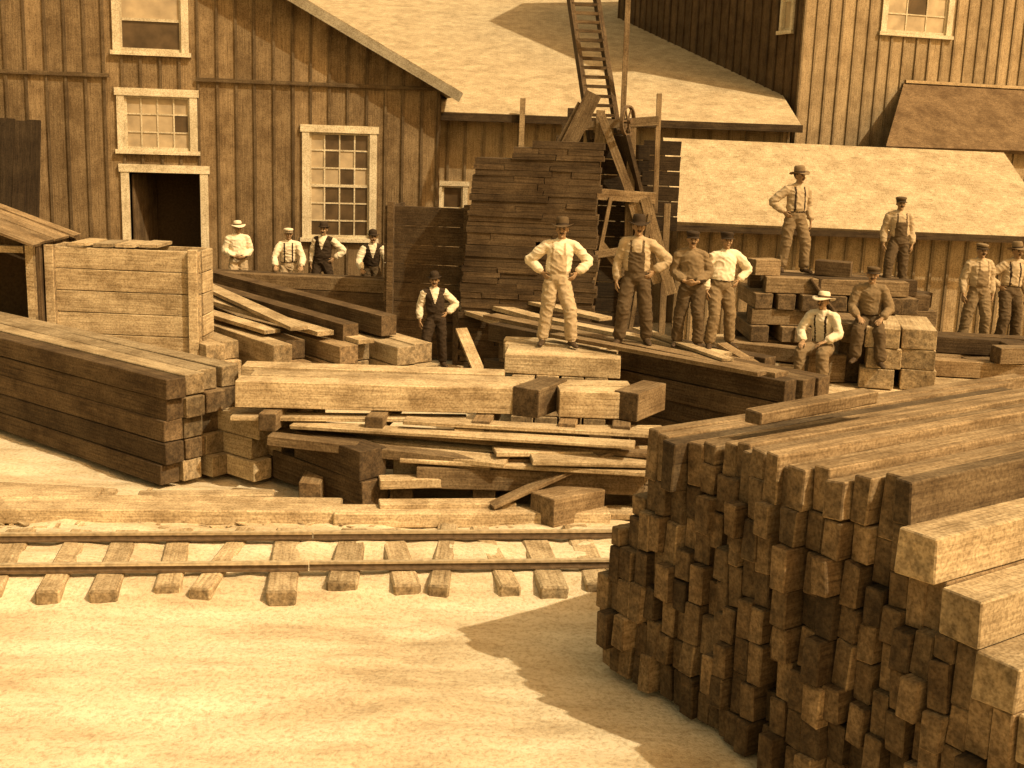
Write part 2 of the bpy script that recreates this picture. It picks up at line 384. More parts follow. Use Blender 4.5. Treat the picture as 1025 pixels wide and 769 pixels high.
stack('timber_stack',-4.25,14.25,-38,5,5,.3,.27,6.5,0.02,(M_DARK,M_MID,M_PALE),.12,count=lambda r:5 if r<2 else 4,mi=lambda r,c:0 if c==0 else random.choice((1,2,2)),tone=(.5,1.05))  # outer column in dark timber: shade of the long face painted in
stack('timber_stack',-3.2,14.55,-38,3,4,.3,.27,3.6,0.02,(M_MID,M_PALE),.12,tone=(.7,1.15))
stack('timber_stack',-1.75,13.5,-45,2,1,.44,.37,1.6,0.02,(M_DARK,),.03,tone=(.65,.85))  # dark timber puts the shade of the left side into the colour
g=Geo()
g.beam(-4.2,13.0,.0,5,8.2,.3,.17,1.05);g.beam(-.4,13.3,.0,6.5,3.2,.28,.17,1.1);g.beam(-4.2,13.4,.02,4,4.5,.34,.1,1.1);g.beam(-6.8,13.35,.02,6,4,.4,.12,1.)
g.beam(.1,13.65,.02,3,3,.3,.08,1.05);g.beam(-7.9,12.75,.0,5,3,.25,.12,.9);g.beam(-3.6,13.75,.02,9,1.6,.22,.1,.9);g.beam(-6.0,13.8,.04,-4,2.6,.26,.07,1.)
g.build('skid_timbers',[M_PALE],None,.014)

# central lumber pile
g=Geo()
for x in(-2.4,-1.3,-.2,.9,1.7): g.beam(x,14.7,.02,88+random.uniform(-4,4),1.9,.26,.26,mi=1)
for i,(x,y,L) in enumerate(((.35,13.85,2.7),(.2,14.25,3.2),(-.3,14.65,4.0),(-.5,15.05,4.3),(-.6,15.4,4.3))):
    g.beam(x+random.uniform(-.1,.1),y,.29,2+random.uniform(-1.5,1.5),L,.34,.26,mi=random.choice((0,1)))
for x,y,L,yw,z,m_ in((.2,13.75,3.0,-4,.56,0),(.5,13.95,2.8,1,.6,1),(-.5,14.25,3.6,-6,.63,0),(1.0,13.7,1.5,6,.66,0),(-1.0,14.6,4,2,.66,1),(-.2,14.2,3.9,-9,.73,1),(.9,14.0,2.2,10,.7,0),(-1.2,13.95,2.4,-12,.62,0)):
    g.beam(x,y,z,yw,L,.3,.06,random.uniform(.8,1.1),m_,roll=random.uniform(-6,6),pitch=random.uniform(-1.2,1.2))
for x in(-2.9,-1.6,-.3,.75,1.4): g.beam(x,14.75,.8,84,1.2,.22,.22,mi=1)
for x,y,L,yw,z in((-.6,14.05,4.2,-8,.84),(.6,14.35,2.6,4,.88),(-2.0,14.5,2.9,3,.9),(.2,14.2,3.0,-3,.93)):
    g.beam(x,y,z,yw,L,.28,.05,random.uniform(.85,1.1),0,pitch=random.uniform(-1,1))
g.beam(-1.65,14.6,1.03,2.5,3.5,.36,.34,1.05,0);g.beam(-1.5,14.98,1.03,2,3.6,.34,.34,.95,0);g.beam(-1.8,15.35,1.05,1,3.4,.34,.34,1.05,0)
g.beam(1.0,14.62,1.03,3,.85,.36,.34,1.1,0);g.beam(.9,15.0,1.03,2,1.2,.34,.34,1.,0)
g.beam(.36,14.75,1.03,62,.8,.36,.36,.55,1);g.beam(1.62,14.75,1.03,58,.8,.34,.36,.75,1)
g.beam(.7,13.5,.02,40,.8,.42,.36,1.,1);g.beam(-1.0,13.75,.3,12,1.1,.25,.12,1.1,0);g.beam(-.7,13.4,.16,8,1.6,.2,.07,1.1,0)
g.strut((-.2,13.35,.2),(1.3,13.95,.8),.2,.05,.9,1);g.strut((-2.9,14.0,.75),(-.2,13.75,.6),.22,.12,.6,1)
g.build('lumber_pile',[M_PALE,M_MID],None,.009)

stack('timber_stack',3.55,14.9,-45,5,6,.3,.285,5.3,.02,(M_MID,M_DARK),.16,tone=(.6,1.0),count=lambda r:6 if r<3 else 5,mi=lambda r,c:1 if c==0 else random.choice((0,0,1)),back=lambda r,c:1.35 if (c>=3 and r>=3) else 0)  # first column darker, shade on the front-left side put into its colour
g=Geo()
g.strut((3.5,15.3,1.5),(-.4,19.4,1.5),.3,.06,.9,1);g.strut((3.0,16.6,1.5),(.4,19.4,1.5),.25,.05,1.1,0);g.strut((3.2,15.1,1.54),(.6,17.4,1.56),.22,.05,.8,1)
g.strut((4.2,15.6,1.0),(3.0,17.1,1.56),.2,.05,.9,1);g.strut((2.9,15.9,1.56),(1.9,18.3,1.56),.18,.04,.9,0)
g.build('loose_planks',[M_PALE,M_MID],None)
g=Geo()
for r in range(5):
    for c in range(4):
        if r%2: g.beam(.2+c*.34,17.0,.02+r*.29,86,1.5,.31,.28)
        else: g.beam(.7,16.45+c*.36,.02+r*.29,-4,1.6+random.uniform(-.1,.1),.33,.28)
g.build('crib_pile',[M_PALE],None,.009)

for (x,y,rows,cols,z,L,mt) in((-1.85,19.1,3,2,.02,7.2,(M_PALE,M_MID)),(-2.85,19.0,3,2,.02,7,(M_PALE,M_MID)),(-3.9,18.9,3,2,.02,6.5,(M_PALE,M_MID)),(-5.0,18.8,3,2,.02,5,(M_PALE,))):
    stack('timber_bundle',x,y,-51,rows,cols,.36,.32,L,z,mt,.2,tone=(.7,1.15))
g=Geo()
for p,q,w,h,t,mi in(((-2.1,19.9,1.2),(-6.8,25.4,1.25),.3,.34,1.,1),((-2.7,19.6,1.1),(-7.4,25.0,1.2),.3,.3,.9,1),((-3.1,19.5,1.1),(-7.6,24.2,1.25),.32,.08,1.1,0),((-2.4,19.3,1.02),(-6.4,24.4,1.05),.3,.06,1.1,0),((-4.0,19.6,1.08),(-7.7,23.6,1.15),.3,.06,1.1,0),((-3.5,19.3,1.2),(-7.1,24.7,1.4),.3,.06,.9,0),
    ((1.0,20.7,1.15),(-1.9,24.6,1.25),.3,.08,1.0,0),((.6,20.4,1.0),(-1.3,23.2,1.1),.3,.08,.9,0),((1.6,20.8,1.3),(-1.2,24.4,1.35),.3,.06,1.0,0),((-.4,19.9,.1),(-.95,21.3,.95),.22,.05,1.1,0)):
    g.strut(p,q,w,h,t,mi)
for x,y in((.9,20.9),(.2,21.9),(-.7,22.9),(-1.6,23.9)): g.beam(x,y,.0,35,1.0,.2,1.1,.8,1)
g.build('long_planks',[M_PALE,M_DARK],None)
g=Geo()
for r in range(5):
    for c in range(2): g.beam(-4.6+random.uniform(-.2,.2),24.75+c*.3,.02+r*.275,-6,5.2+random.uniform(-.3,.3),.29,.265,random.uniform(.7,1.2),random.choice((0,1)))
g.build('timber_row',[M_MID,M_DARK],None,.009)
g=Geo()
g.beam(-1.42,21.0,.02,-20,.9,.7,.28,.9)
g.build('footing_timber',[M_PALE],None,.009)
g=Geo()
for i in range(14): g.beam(-7.2+i*.4,25.9,.55,90,1.2,.38,.06)
for i in range(4): g.beam(-7+i*1.6,25.9,0,0,.2,1.0,.55)
g.build('loading_platform',[M_MID])

# board stack beside the conveyor, its shade painted in with dark timber
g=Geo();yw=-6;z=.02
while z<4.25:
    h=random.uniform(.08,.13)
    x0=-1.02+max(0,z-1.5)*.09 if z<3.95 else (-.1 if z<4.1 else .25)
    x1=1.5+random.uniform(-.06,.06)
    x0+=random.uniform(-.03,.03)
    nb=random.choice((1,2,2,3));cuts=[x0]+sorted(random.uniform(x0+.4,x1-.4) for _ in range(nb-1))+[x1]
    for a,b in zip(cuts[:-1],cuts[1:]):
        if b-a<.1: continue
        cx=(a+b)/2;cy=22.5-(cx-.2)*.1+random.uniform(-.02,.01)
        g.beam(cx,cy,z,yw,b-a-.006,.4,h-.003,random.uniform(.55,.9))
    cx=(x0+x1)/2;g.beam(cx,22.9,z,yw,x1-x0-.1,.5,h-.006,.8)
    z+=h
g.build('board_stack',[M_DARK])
g=Geo()
for i in range(8):
    g.beam(-1.72,23.3,.02+i*.37,-8,1.5,.06,.355,random.uniform(.6,.9));g.beam(-2.43,23.95,.02+i*.37,80,1.3,.06,.355)
    g.beam(-.98,23.85,.02+i*.37,80,1.3,.06,.355)
for x in(-2.45,-.97): g.beam(x,23.22-(x+1.7)*.14,0,-8,.12,.12,3.05,1.1)
g.build('wooden_bin',[M_DARK])

E=empty('planked_bin')
g=Geo()
for i in range(7):
    g.beam(-6.25,19.0,.02+i*.345,-2,2.5,.07,.335,random.uniform(.85,1.15));g.beam(-5.02,19.35,.02+i*.345,88,.55,.07,.335);g.beam(-7.45,19.4,.02+i*.345,88,.55,.07,.335)
    g.beam(-6.25,19.72,.02+i*.345,-2,2.5,.07,.335)
for x in(-7.4,-5.1): g.beam(x,18.93-(x+6.3)*.03,0,0,.15,.1,2.46,1.0)
g.build('plank_sides',[M_PALE],E,.008)
g=Geo()
for i in range(4): g.beam(-6.9+i*.36,19.35,2.44+random.uniform(0,.03),90+random.uniform(-6,6),.75,.3,.05)
g.build('loose_lid_boards',[M_PALE],E)
E=empty('saw_shanty')
g=Geo();op=(1.0,.9,4.0,2.36)
wall(g,(-11.6,18.7,0),0,0,4.12,0,lambda u:2.46+(4.12-u)*.35,[op],pitch=.35,btone=.7);wall(g,(-7.5,18.72,0),90,0,1.6,0,lambda u:2.46,[],pitch=.35);wall(g,(-7.5,20.35,0),180,0,4.1,0,lambda u:2.46+u*.35,[],pitch=.35)
g.build('walls',[M_DARK],E)
g=Geo()
g.beam(-9.7,19.5,.85,0,3.9,1.4,.03,.5);g.beam(-9.7,20.25,.85,0,3.9,.04,1.6,.5);g.build('interior_shade',[M_BLACK],E)
g=Geo()
for i in range(6):
    y=18.45+i*.33
    g.strut((-7.4+random.uniform(-.05,.05),y,2.5),(-11.9,y,4.08),.31,.04,random.uniform(.7,1.15))
g.build('board_roof',[M_MID],E)
g=Geo()
g.beam(-7.56,18.62,.85,0,.12,.08,1.62,1);g.beam(-9.2,18.62,.82,0,3.1,.09,.1,1);g.beam(-9.2,18.62,2.36,0,3.1,.09,.1,1);g.build('opening_trim',[M_PALE],E)
g=Geo()
for i in range(10):
    x=-12.65+i*.27;g.strut((x,25.0-random.uniform(0,.2),0),(x+.05,25.6,4.65-random.uniform(0,.35)),.27,.05,random.uniform(.2,.38))
g.build('leaning_slabs',[M_DARK])

# right-hand deck and piles
g=Geo()
for i in range(19): g.beam(6.9,16.9+i*.3,.55,0,6.4+random.uniform(-.2,.2),.28,.28)
for x in(4.2,6,8,9.8): g.beam(x,19.5,.02,90,5.4,.3,.52)
g.build('timber_deck',[M_PALE,],None)
g=Geo()
for r in range(5):
    z=.85+r*.27
    if r%2==0:
        for c in range(4): g.beam(5.4+random.uniform(-.25,.25),20.4+c*.33,z,random.uniform(-3,3),2.9+random.uniform(-.3,.3)-.15*r,.3,.26,mi=random.choice((0,1)))
    else:
        for c in range(7): g.beam(4.15+c*.42+random.uniform(-.08,.08),20.9,z,90+random.uniform(-6,6),1.5+random.uniform(-.1,.3),.3,.26,mi=random.choice((0,0,1)))
for r in range(4):
    for c in range(3): g.beam(6.5+random.uniform(-.1,.1),20.7+c*.34,.85+r*.275,3,1.4,.3,.265,mi=random.choice((0,1)))
g.beam(4.25,20.6,2.2,20,.5,.3,.27,.9,0);g.beam(5.5,20.8,2.2,-20,.6,.3,.26,.9,1);g.beam(5.7,20.5,1.95,10,1.2,.28,.25,.6,1)
g.strut((6.0,19.9,.9),(5.0,20.3,2.2),.2,.05,.8,1);g.beam(4.3,19.9,.86,-25,1.3,.28,.24,.9,0);g.beam(6.2,19.8,.86,12,1.4,.28,.24,.6,1)
g.build('timber_pile',[M_MID,M_DARK],None,.009)
g=Geo()
for r in range(3):
    for c in range(2): g.beam(5.72+c*.56+random.uniform(-.05,.05),18.5,.85+r*.31,90-14+random.uniform(-4,4),1.5,.5,.3,random.uniform(.8,1.1),0)
g.beam(5.25,18.6,1.5,86,1.2,.45,.28,.8,1)
g.beam(5.25,18.7,.85,86,1.0,.42,.65,.6,1)
g.beam(4.78,18.35,.85,10,.62,.5,.44,.8,1)
g.beam(3.55,17.6,.84,-50,1.4,.3,.26,.8,1)
g.build('block_pile',[M_PALE,M_MID],None,.009)
g=Geo()
for i in range(9):
    for k in range(2): g.beam(7.2+random.uniform(0,2.2),19.0+i*.33,.85+.27*k*(1 if i<4 else 0),random.uniform(-12,12),1.8,.3,.26,random.uniform(.6,1),mi=random.choice((0,1)))
g.build('loose_timbers',[M_MID,M_DARK],None,.009)

# ------------------------------------------------------------ big foreground stack
def bigstack():
    g=Geo();ax=Vector((.82,.575,0)).normalized();fd=Vector((.58,-.815,0)).normalized();yw=math.degrees(math.atan2(ax.y,ax.x))
    P0=Vector((.98,9.35,0))
    def put(s,w,z,h,pr,lean,mi,tone):
        L=4.7+random.uniform(-.35,.3)
        p=P0+fd*(s+w/2)-ax*pr+ax*L/2
        M=Matrix.Translation((p.x,p.y,z+h/2))@Matrix.Rotation(rad(yw+random.uniform(-.6,.6)),4,'Z')@Matrix.Rotation(rad(lean),4,'X')
        g.box(M,L,w*random.uniform(.93,.99),h*.98,tone,mi,.01)
    def column(s,w,top,pale_top):
        z=.0;lean=random.gauss(0,1.0);cpr=random.gauss(0,.05)
        while z<top-.12:
            h=random.uniform(.24,.34)
            if top-z-h<.14: h=max(.16,top-z)
            pr=cpr+random.gauss(0,.035)+(.1 if random.random()<.08 else 0)-z*.03
            mi=random.choice((0,1,1))
            if z+h>top-.12: mi=0  # lighter top timber, sunlight on the stack top painted in
            tone=random.uniform(.6,1.15)*(1 if random.random()>.2 else .6)
            put(s,w,z,h,pr,lean+random.gauss(0,1.3),mi,tone);z+=h
    s=-.35
    while s<2.5:
        w=random.uniform(.115,.165)
        top=2.2+.08*s+random.uniform(-.07,.06) if s>=0 else 1.0+(s+.35)*2.2
        column(s,w,top,s>1.2);s+=w+.005
    k=0
    while s<4.9:
        top=2.42-.29*(k+1)
        a=random.uniform(.14,.16)
        if top>.35:
            column(s,a,top-.3,False);column(s+a+.005,.3-a,top-.3,False)
            put(s,.3,top-.3,.3,random.gauss(0,.04),0,2,random.uniform(.65,.95))  # pale cap timbers carry the sunlit look of the steps in their colour
        s+=.31;k+=1
    q=P0+fd*.8+ax*1.2;g.beam(q.x,q.y,2.36,yw+4,1.5,.16,.1,.8,0)
    return g.build('squared_timber_stack',[M_MID,M_DARK,M_PALE],None,.01)
bigstack()

def track():
    E=empty('railway_track');yw=TRY;ax=Vector((math.cos(rad(yw)),math.sin(rad(yw)),0));pp=Vector((-ax.y,ax.x,0));C0=TR0
    r=Geo()
    for off in(-.42,.48):
        s=-17
        while s<20:
            c=C0+pp*off;p=c+ax*s+pp*random.uniform(-.006,.006);q=c+ax*(s+5.99)
            r.strut(p+Vector((0,0,.145)),q+Vector((0,0,.145)),.1,.02,1,0);r.strut(p+Vector((0,0,.175)),q+Vector((0,0,.175)),.025,.05,1,0);r.strut(p+Vector((0,0,.21)),q+Vector((0,0,.21)),.055,.025,1,1)
            s+=6
    r.build('rails',[M_IRON,M_RAILTOP],E)
    t=Geo();s=-16.8
    while s<19.5:
        c=C0+ax*s+pp*random.uniform(-.1,.1);t.beam(c.x,c.y,-.035,yw+90+random.uniform(-8,8),1.75+random.uniform(-.15,.2),random.uniform(.2,.3),.16,random.uniform(.75,1.1),roll=random.uniform(-4,4),jit=.014);s+=.56+random.uniform(-.1,.1)
    t.build('ties',[M_PALE],E,.02)
track()
g=Geo()
for i in range(260):
    x=random.uniform(-7,1);y=random.gauss(12.9,.5)+(x+3)*.12
    l=random.uniform(.03,.16)
    g.beam(x,y,.03,random.uniform(0,180),l,l*random.uniform(.2,.5),.015,random.uniform(.8,1.2),0,pitch=random.uniform(-8,8),jit=.002)
g.build('wood_chips',[M_PALE])

# ------------------------------------------------------------ people
class Body:
    def __init__(s): s.v=[];s.f=[];s.t=[]
def tube(B,pts,tag,xd=None,n=14):
    ps=[Vector(p[0]) for p in pts];rx=[p[1] for p in pts];ry=[p[2] if len(p)>2 else p[1] for p in pts]
    d0=(ps[1]-ps[0]).normalized();d1=(ps[-1]-ps[-2]).normalized()
    P=[(ps[0]-d0*rx[0]*.55,rx[0]*.55,ry[0]*.55,d0)]
    for i in range(len(ps)):
        t=(ps[min(i+1,len(ps)-1)]-ps[max(i-1,0)]).normalized();P.append((ps[i],rx[i],ry[i],t))
    P.append((ps[-1]+d1*rx[-1]*.55,rx[-1]*.55,ry[-1]*.55,d1))
    b=len(B.v)
    for c,a,r,t in P:
        x=Vector(xd) if xd is not None else (Vector((1,0,0)) if abs(t.x)<.8 else Vector((0,1,0)))
        x=(x-t*x.dot(t)).normalized();y=t.cross(x)
        for k in range(n):
            an=2*math.pi*k/n;B.v.append(c+x*math.cos(an)*a+y*math.sin(an)*r)
    m=len(P)
    for i in range(m-1):
        for k in range(n):
            B.f.append((b+i*n+k,b+i*n+(k+1)%n,b+(i+1)*n+(k+1)%n,b+(i+1)*n+k));B.t.append(tag)
    B.f.append(tuple(b+k for k in range(n))[::-1]);B.t.append(tag);B.f.append(tuple(b+(m-1)*n+k for k in range(n)));B.t.append(tag)
def ell(B,c,r,tag,R=None,n=14,m=9):
    c=Vector(c);b=len(B.v);R=R or Matrix.Identity(3)
    for j in range(1,m):
        th=math.pi*j/m
        for k in range(n):
            a=2*math.pi*k/n;B.v.append(c+R@Vector((r[0]*math.sin(th)*math.cos(a),r[1]*math.sin(th)*math.sin(a),r[2]*math.cos(th))))
    B.v.append(c+R@Vector((0,0,r[2])));B.v.append(c+R@Vector((0,0,-r[2])));T=len(B.v)-2;Bo=T+1
    for j in range(m-2):
        for k in range(n):
            B.f.append((b+j*n+k,b+(j+1)*n+k,b+(j+1)*n+(k+1)%n,b+j*n+(k+1)%n));B.t.append(tag)
    for k in range(n):
        B.f.append((T,b+k,b+(k+1)%n));B.t.append(tag);q=b+(m-2)*n;B.f.append((Bo,q+(k+1)%n,q+k));B.t.append(tag)
def remesh(B,vox,smooth=2):
    me=bpy.data.meshes.new('tmp');me.from_pydata([tuple(v) for v in B.v],[],B.f);me.update();ob=bpy.data.objects.new('tmp',me);COL.objects.link(ob)
    r=ob.modifiers.new('r','REMESH');r.mode='VOXEL';r.voxel_size=vox
    s=ob.modifiers.new('s','SMOOTH');s.iterations=smooth;s.factor=.5
    dg=bpy.context.evaluated_depsgraph_get();ev=ob.evaluated_get(dg);m2=ev.to_mesh()
    V=[v.co.copy() for v in m2.vertices];F=[tuple(p.vertices) for p in m2.polygons];ev.to_mesh_clear()
    bpy.data.objects.remove(ob);bpy.data.meshes.remove(me)
    bvh=BVHTree.FromPolygons([tuple(v) for v in B.v],B.f);T=[]
    for f in F:
        c=Vector((0,0,0))
        for i in f: c+=V[i]
        c/=len(f);hit=bvh.find_nearest(c);T.append(B.t[hit[2]] if hit[2] is not None else 0)
    return V,F,T
SKIN_,HAIR_,EYE_,LIP_,BOOT_,SHIRT_,TROU_,VEST_,HAT_,BAND_,BRACE_=range(11)
def hand(B,w,d,nrm,side,curl=.5):
    d=Vector(d).normalized();nrm=Vector(nrm);nrm=(nrm-d*nrm.dot(d)).normalized();s=d.cross(nrm)
    if s.dot(Vector(side))<0: s=-s
    w=Vector(w)
    tube(B,[(w-d*.04,.027,.022),(w+d*.015,.03,.019),(w+d*.055,.042,.017),(w+d*.09,.041,.014)],SKIN_,xd=s,n=12)
    L=[.074,.083,.077,.06]
    for i in range(4):
        o=w+d*(.088-(abs(i-1.3)*.004))+s*(.031-.0205*i);p=o-d*.02;pts=[(p,.0098)]
        dd=(d+s*(.06-.05*i)).normalized();pts.append((o,.0095));a=curl*(.6+.1*i)
        for k,fr in enumerate((.42,.32,.26)):
            ax=dd.cross(nrm).normalized();dd=(Matrix.Rotation(a,3,ax)@dd).normalized();o=o+dd*L[i]*fr;pts.append((o,.009-.0008*k))
        tube(B,pts,SKIN_,xd=s,n=8)
    o=w+d*.03+s*.03;t=(d*.7+s*.75+nrm*.25).normalized();p1=o+t*.035;t2=(d*.9+s*.25+nrm*.35).normalized();p2=p1+t2*.03;p3=p2+(t2+nrm*.3).normalized()*.022
    tube(B,[(o-t*.02,.014),(o,.014),(p1,.012),(p2,.0108),(p3,.0088)],SKIN_,n=8)
def lathe(V,F,T,prof,c,R,tag,n=24,ey=1.14,pinch=0,brim=.012):
    b=len(V)
    for r,z in prof:
        for k in range(n):
            a=2*math.pi*k/n;curve=brim*math.cos(2*a)*(r/.15)**2 if r>.11 else 0
            fx=1-pinch*max(0,(z-.05)/.08)*max(0,-math.sin(a)) if z>.05 else 1
            V.append(c+R@Vector((r*fx*math.cos(a),r*ey*math.sin(a),z+curve)))
    for i in range(len(prof)-1):
        for k in range(n):
            F.append((b+i*n+k,b+i*n+(k+1)%n,b+(i+1)*n+(k+1)%n,b+(i+1)*n+k));T.append(tag(i))
    F.append(tuple(b+(len(prof)-1)*n+k for k in range(n)));T.append(HAT_)
POSES={
 'hips2':dict(en=(-.43,.1,1.2),wn=(-.235,.0,1.03),hn=(.45,-.55,-.5),ep=(.43,.1,1.2),wp=(.235,.0,1.03),hp=(-.45,-.55,-.5),feet=.13),
 'hipn':dict(en=(-.43,.08,1.19),wn=(-.235,.0,1.03),hn=(.45,-.55,-.5),ep=(.26,.06,1.14),wp=(.27,-.04,.88),hp=(0,-.1,-1),feet=.12),
 'hipp':dict(ep=(.43,.08,1.19),wp=(.235,.0,1.03),hp=(-.45,-.55,-.5),en=(-.26,.06,1.14),wn=(-.27,-.04,.88),hn=(0,-.1,-1),feet=.12),
 'hang':dict(ep=(.25,.05,1.14),wp=(.265,-.04,.88),hp=(0,-.1,-1),en=(-.25,.05,1.14),wn=(-.265,-.04,.88),hn=(0,-.1,-1),feet=.1),
 'clasp':dict(ep=(.28,.03,1.15),wp=(.08,-.19,1.02),hp=(-.9,-.1,-.3),en=(-.28,.03,1.15),wn=(-.09,-.2,1.03),hn=(.9,-.1,-.3),feet=.09),
 'lean':dict(ch=(0,-.1,1.42),ep=(.3,-.18,1.12),wp=(.27,-.42,.96),hp=(0,-1,-.25),en=(-.3,-.18,1.12),wn=(-.27,-.42,.96),hn=(0,-1,-.25),feet=.12),
 'sit':dict(pel=(0,.05,.58),ch=(0,-.1,1.06),kn=(-.17,-.42,.52),an=(-.17,-.46,.1),kp=(.17,-.42,.53),ap=(.19,-.4,.1),en=(-.3,-.16,.78),wn=(-.17,-.38,.66),hn=(.1,-.8,-.3),ep=(.3,-.12,.8),wp=(.14,-.32,.68),hp=(-.5,-.7,-.2)),
 'perch':dict(pel=(0,.05,.92),ch=(0,-.03,1.41),kn=(-.15,-.4,.82),an=(-.16,-.42,.4),kp=(.17,-.34,.78),ap=(.22,-.36,.35),en=(-.28,-.08,1.1),wn=(-.15,-.3,.98),hn=(.3,-.8,-.3),ep=(.3,-.05,1.1),wp=(.18,-.27,.97),hp=(-.3,-.8,-.3)),
}
def man(name,loc,yaw,H,pose,shirt,trou,vest=None,hat='fedora',hatm=C_BLACK,headyaw=0,mous=True,brace=False,seed=0,bib=False,skin=SK,boot=BOOT,tilt=0):
    p=POSES[pose];B=Body();Hh=Body()
    pel=Vector(p.get('pel',(0,0,.95)));ch=Vector(p.get('ch',(0,.0,1.44)))
    if pose not in('sit','perch','lean'):
        sw=(seed%3-1)*.03;pel=pel+Vector((sw,0,0));ch=ch+Vector((-sw*.3,0,0))
    up=(ch-pel).normalized()
    X=(1,0,0)
    tube(B,[(pel-up*.05,.15,.118),(pel,.17,.13),(pel+up*.1,.162,.122)],TROU_,xd=X,n=18)
    tube(B,[(pel+up*.1,.172,.134),(pel+up*.15,.182,.142),(pel+up*.26,.178,.136),(pel+up*.37,.188,.134),(pel+up*.45,.184,.122),(pel+up*.5,.13,.09)],SHIRT_ if not vest else VEST_,xd=X,n=20)
    nk=ch+Vector((0,-.005,.05));hc=ch+Vector((0,-.025,.205))
    tube(B,[(ch,.07),(nk,.058),(hc-Vector((0,0,.07)),.052)],SKIN_);tube(B,[(ch+Vector((0,0,.02)),.08),(nk+Vector((0,0,.02)),.068)],SHIRT_)
    for sg,e,w,h in((-1,p['en'],p['wn'],p['hn']),(1,p['ep'],p['wp'],p['hp'])):
        sh=ch+Vector((sg*.185,.0,-.015));e=Vector(e);w=Vector(w)
        tube(B,[(ch+Vector((sg*.05,0,.02)),.06),(sh,.066)],SHIRT_ if not vest else VEST_)
        m=(sh+e)/2
        tube(B,[(sh,.072),(m,.075),(e,.068)],SHIRT_);m=e+(w-e)*.4
        tube(B,[(e,.067),(m,.068),(w-(w-e).normalized()*.06,.06),(w-(w-e).normalized()*.035,.04)],SHIRT_)
        tube(B,[(w-(w-e).normalized()*.08,.031),(w,.027)],SKIN_)
        h=Vector(h);inn=Vector((-sg,.3,0)) if pose not in('lean','sit','perch') else Vector((0,0,-1))
        hand(Hh,w,h,inn,Vector((0,-1,.3)) if pose not in('lean','sit','perch') else Vector((-sg,0,0)),.45)
    fs=p.get('feet',.12)
    for sg,kk,aa in((-1,'kn','an'),(1,'kp','ap')):
        hp=pel+Vector((sg*.088,0,-.03));fw=-.09 if (sg>0)==(seed%2==0) else .02
        k=Vector(p.get(kk,(sg*(.09+fs*.5),-.025+fw,.52)));a=Vector(p.get(aa,(sg*(.07+fs),.02+fw,.11)))
        tube(B,[(hp,.108),(hp+(k-hp)*.4,.108),(k,.094)],TROU_,n=16);tube(B,[(k,.094),(k+(a-k)*.4,.09),(a+(k-a)*.02,.088)],TROU_,n=16)
        o=Matrix.Rotation(sg*.3,3,'Z')
        tube(B,[(a+Vector((0,0,.05)),.05),(a+Vector((0,.01,-.04)),.046)],BOOT_)
        tube(B,[(a+o@Vector((0,.05,-.065)),.04,.04),(a+o@Vector((0,-.05,-.06)),.044,.042),(a+o@Vector((0,-.15,-.078)),.044,.028),(a+o@Vector((0,-.19,-.082)),.034,.022)],BOOT_,xd=X)
    R=Matrix.Rotation(rad(headyaw),3,'Z')@Matrix.Rotation(rad(tilt),3,'X')
    q=lambda x,y,z:hc+R@Vector((x,y,z))
    ell(Hh,q(0,.008,.018),(.076,.096,.1),SKIN_,R,18,12);ell(Hh,q(0,.024,.03),(.081,.098,.092),HAIR_,R,18,12)
    ell(Hh,q(0,-.022,-.055),(.056,.066,.062),SKIN_,R);ell(Hh,q(0,-.068,-.098),(.022,.02,.018),SKIN_,R)
    tube(Hh,[(q(0,-.086,.022),.009),(q(0,-.1,-.005),.011),(q(0,-.112,-.026),.0155)],SKIN_,n=8)
    for sg in(-1,1):
        ell(Hh,q(sg*.08,.008,-.006),(.011,.02,.032),SKIN_,R,10,7);ell(Hh,q(sg*.032,-.085,.03),(.022,.009,.005),HAIR_,R,10,7)
        ell(Hh,q(sg*.031,-.0835,.008),(.012,.008,.006),EYE_,R,10,7);ell(Hh,q(sg*.04,-.07,-.03),(.024,.022,.022),SKIN_,R,10,7)
    ell(Hh,q(0,-.083,-.062),(.024,.009,.007),LIP_,R,10,7)
    if mous: ell(Hh,q(0,-.09,-.046),(.034,.013,.011),HAIR_,R,10,7)
    tube(Hh,[(nk-Vector((0,0,.01)),.05),(hc-Vector((0,0,.06)),.05)],SKIN_)
    V,F,T=remesh(B,.0115,1)
    sv=Vector((seed*3.1,seed*1.7,0))
    me=bpy.data.meshes.new('t');me.from_pydata([tuple(v) for v in V],[],F);me.update()
    vt=[0]*len(V)
    for f,t in zip(F,T):
        for i in f: vt[i]=max(vt[i],1 if t in(SHIRT_,TROU_,VEST_) else 0)
    nr=[v.normal.copy() for v in me.vertices];bpy.data.meshes.remove(me)
    for i,v in enumerate(V):
        if vt[i]:
            rg=1-abs(noise.noise(Vector((v.x*9+v.z*5,v.y*9,v.z*13))+sv))*2.6   # ridged creases
            a=noise.noise(Vector((v.x*6,v.y*6,v.z*4))+sv)*.018+max(0,rg)*.011-.004
            V[i]=v+nr[i]*a
        if pose not in('sit','perch') and V[i].z<0.003: V[i].z=.003
    for k,f in enumerate(F):
        c=V[f[0]];rel=c-pel;hgt=rel.dot(up);fr=c.y<ch.y+(pel.y-ch.y)*(1-hgt/.5)
        if vest and T[k]==VEST_ and fr and hgt>.28 and abs(c.x)<(hgt-.26)*.32: T[k]=SHIRT_
        if T[k]==SHIRT_ and abs(rel.x)<.21:
            if brace and .08<hgt<.52 and abs(abs(rel.x)-.085)<.016: T[k]=BRACE_
            if bib and fr and .06<hgt<.36 and abs(rel.x)<.115: T[k]=TROU_
            if not bib and hgt<.105 and abs(rel.x)<.19 and rel.z>0: T[k]=BAND_
    V2,F2,T2=remesh(Hh,.0056,1)
    b=len(V);V+=V2;F+=[tuple(i+b for i in f) for f in F2];T+=T2
    bc=q(0,.012,.05)
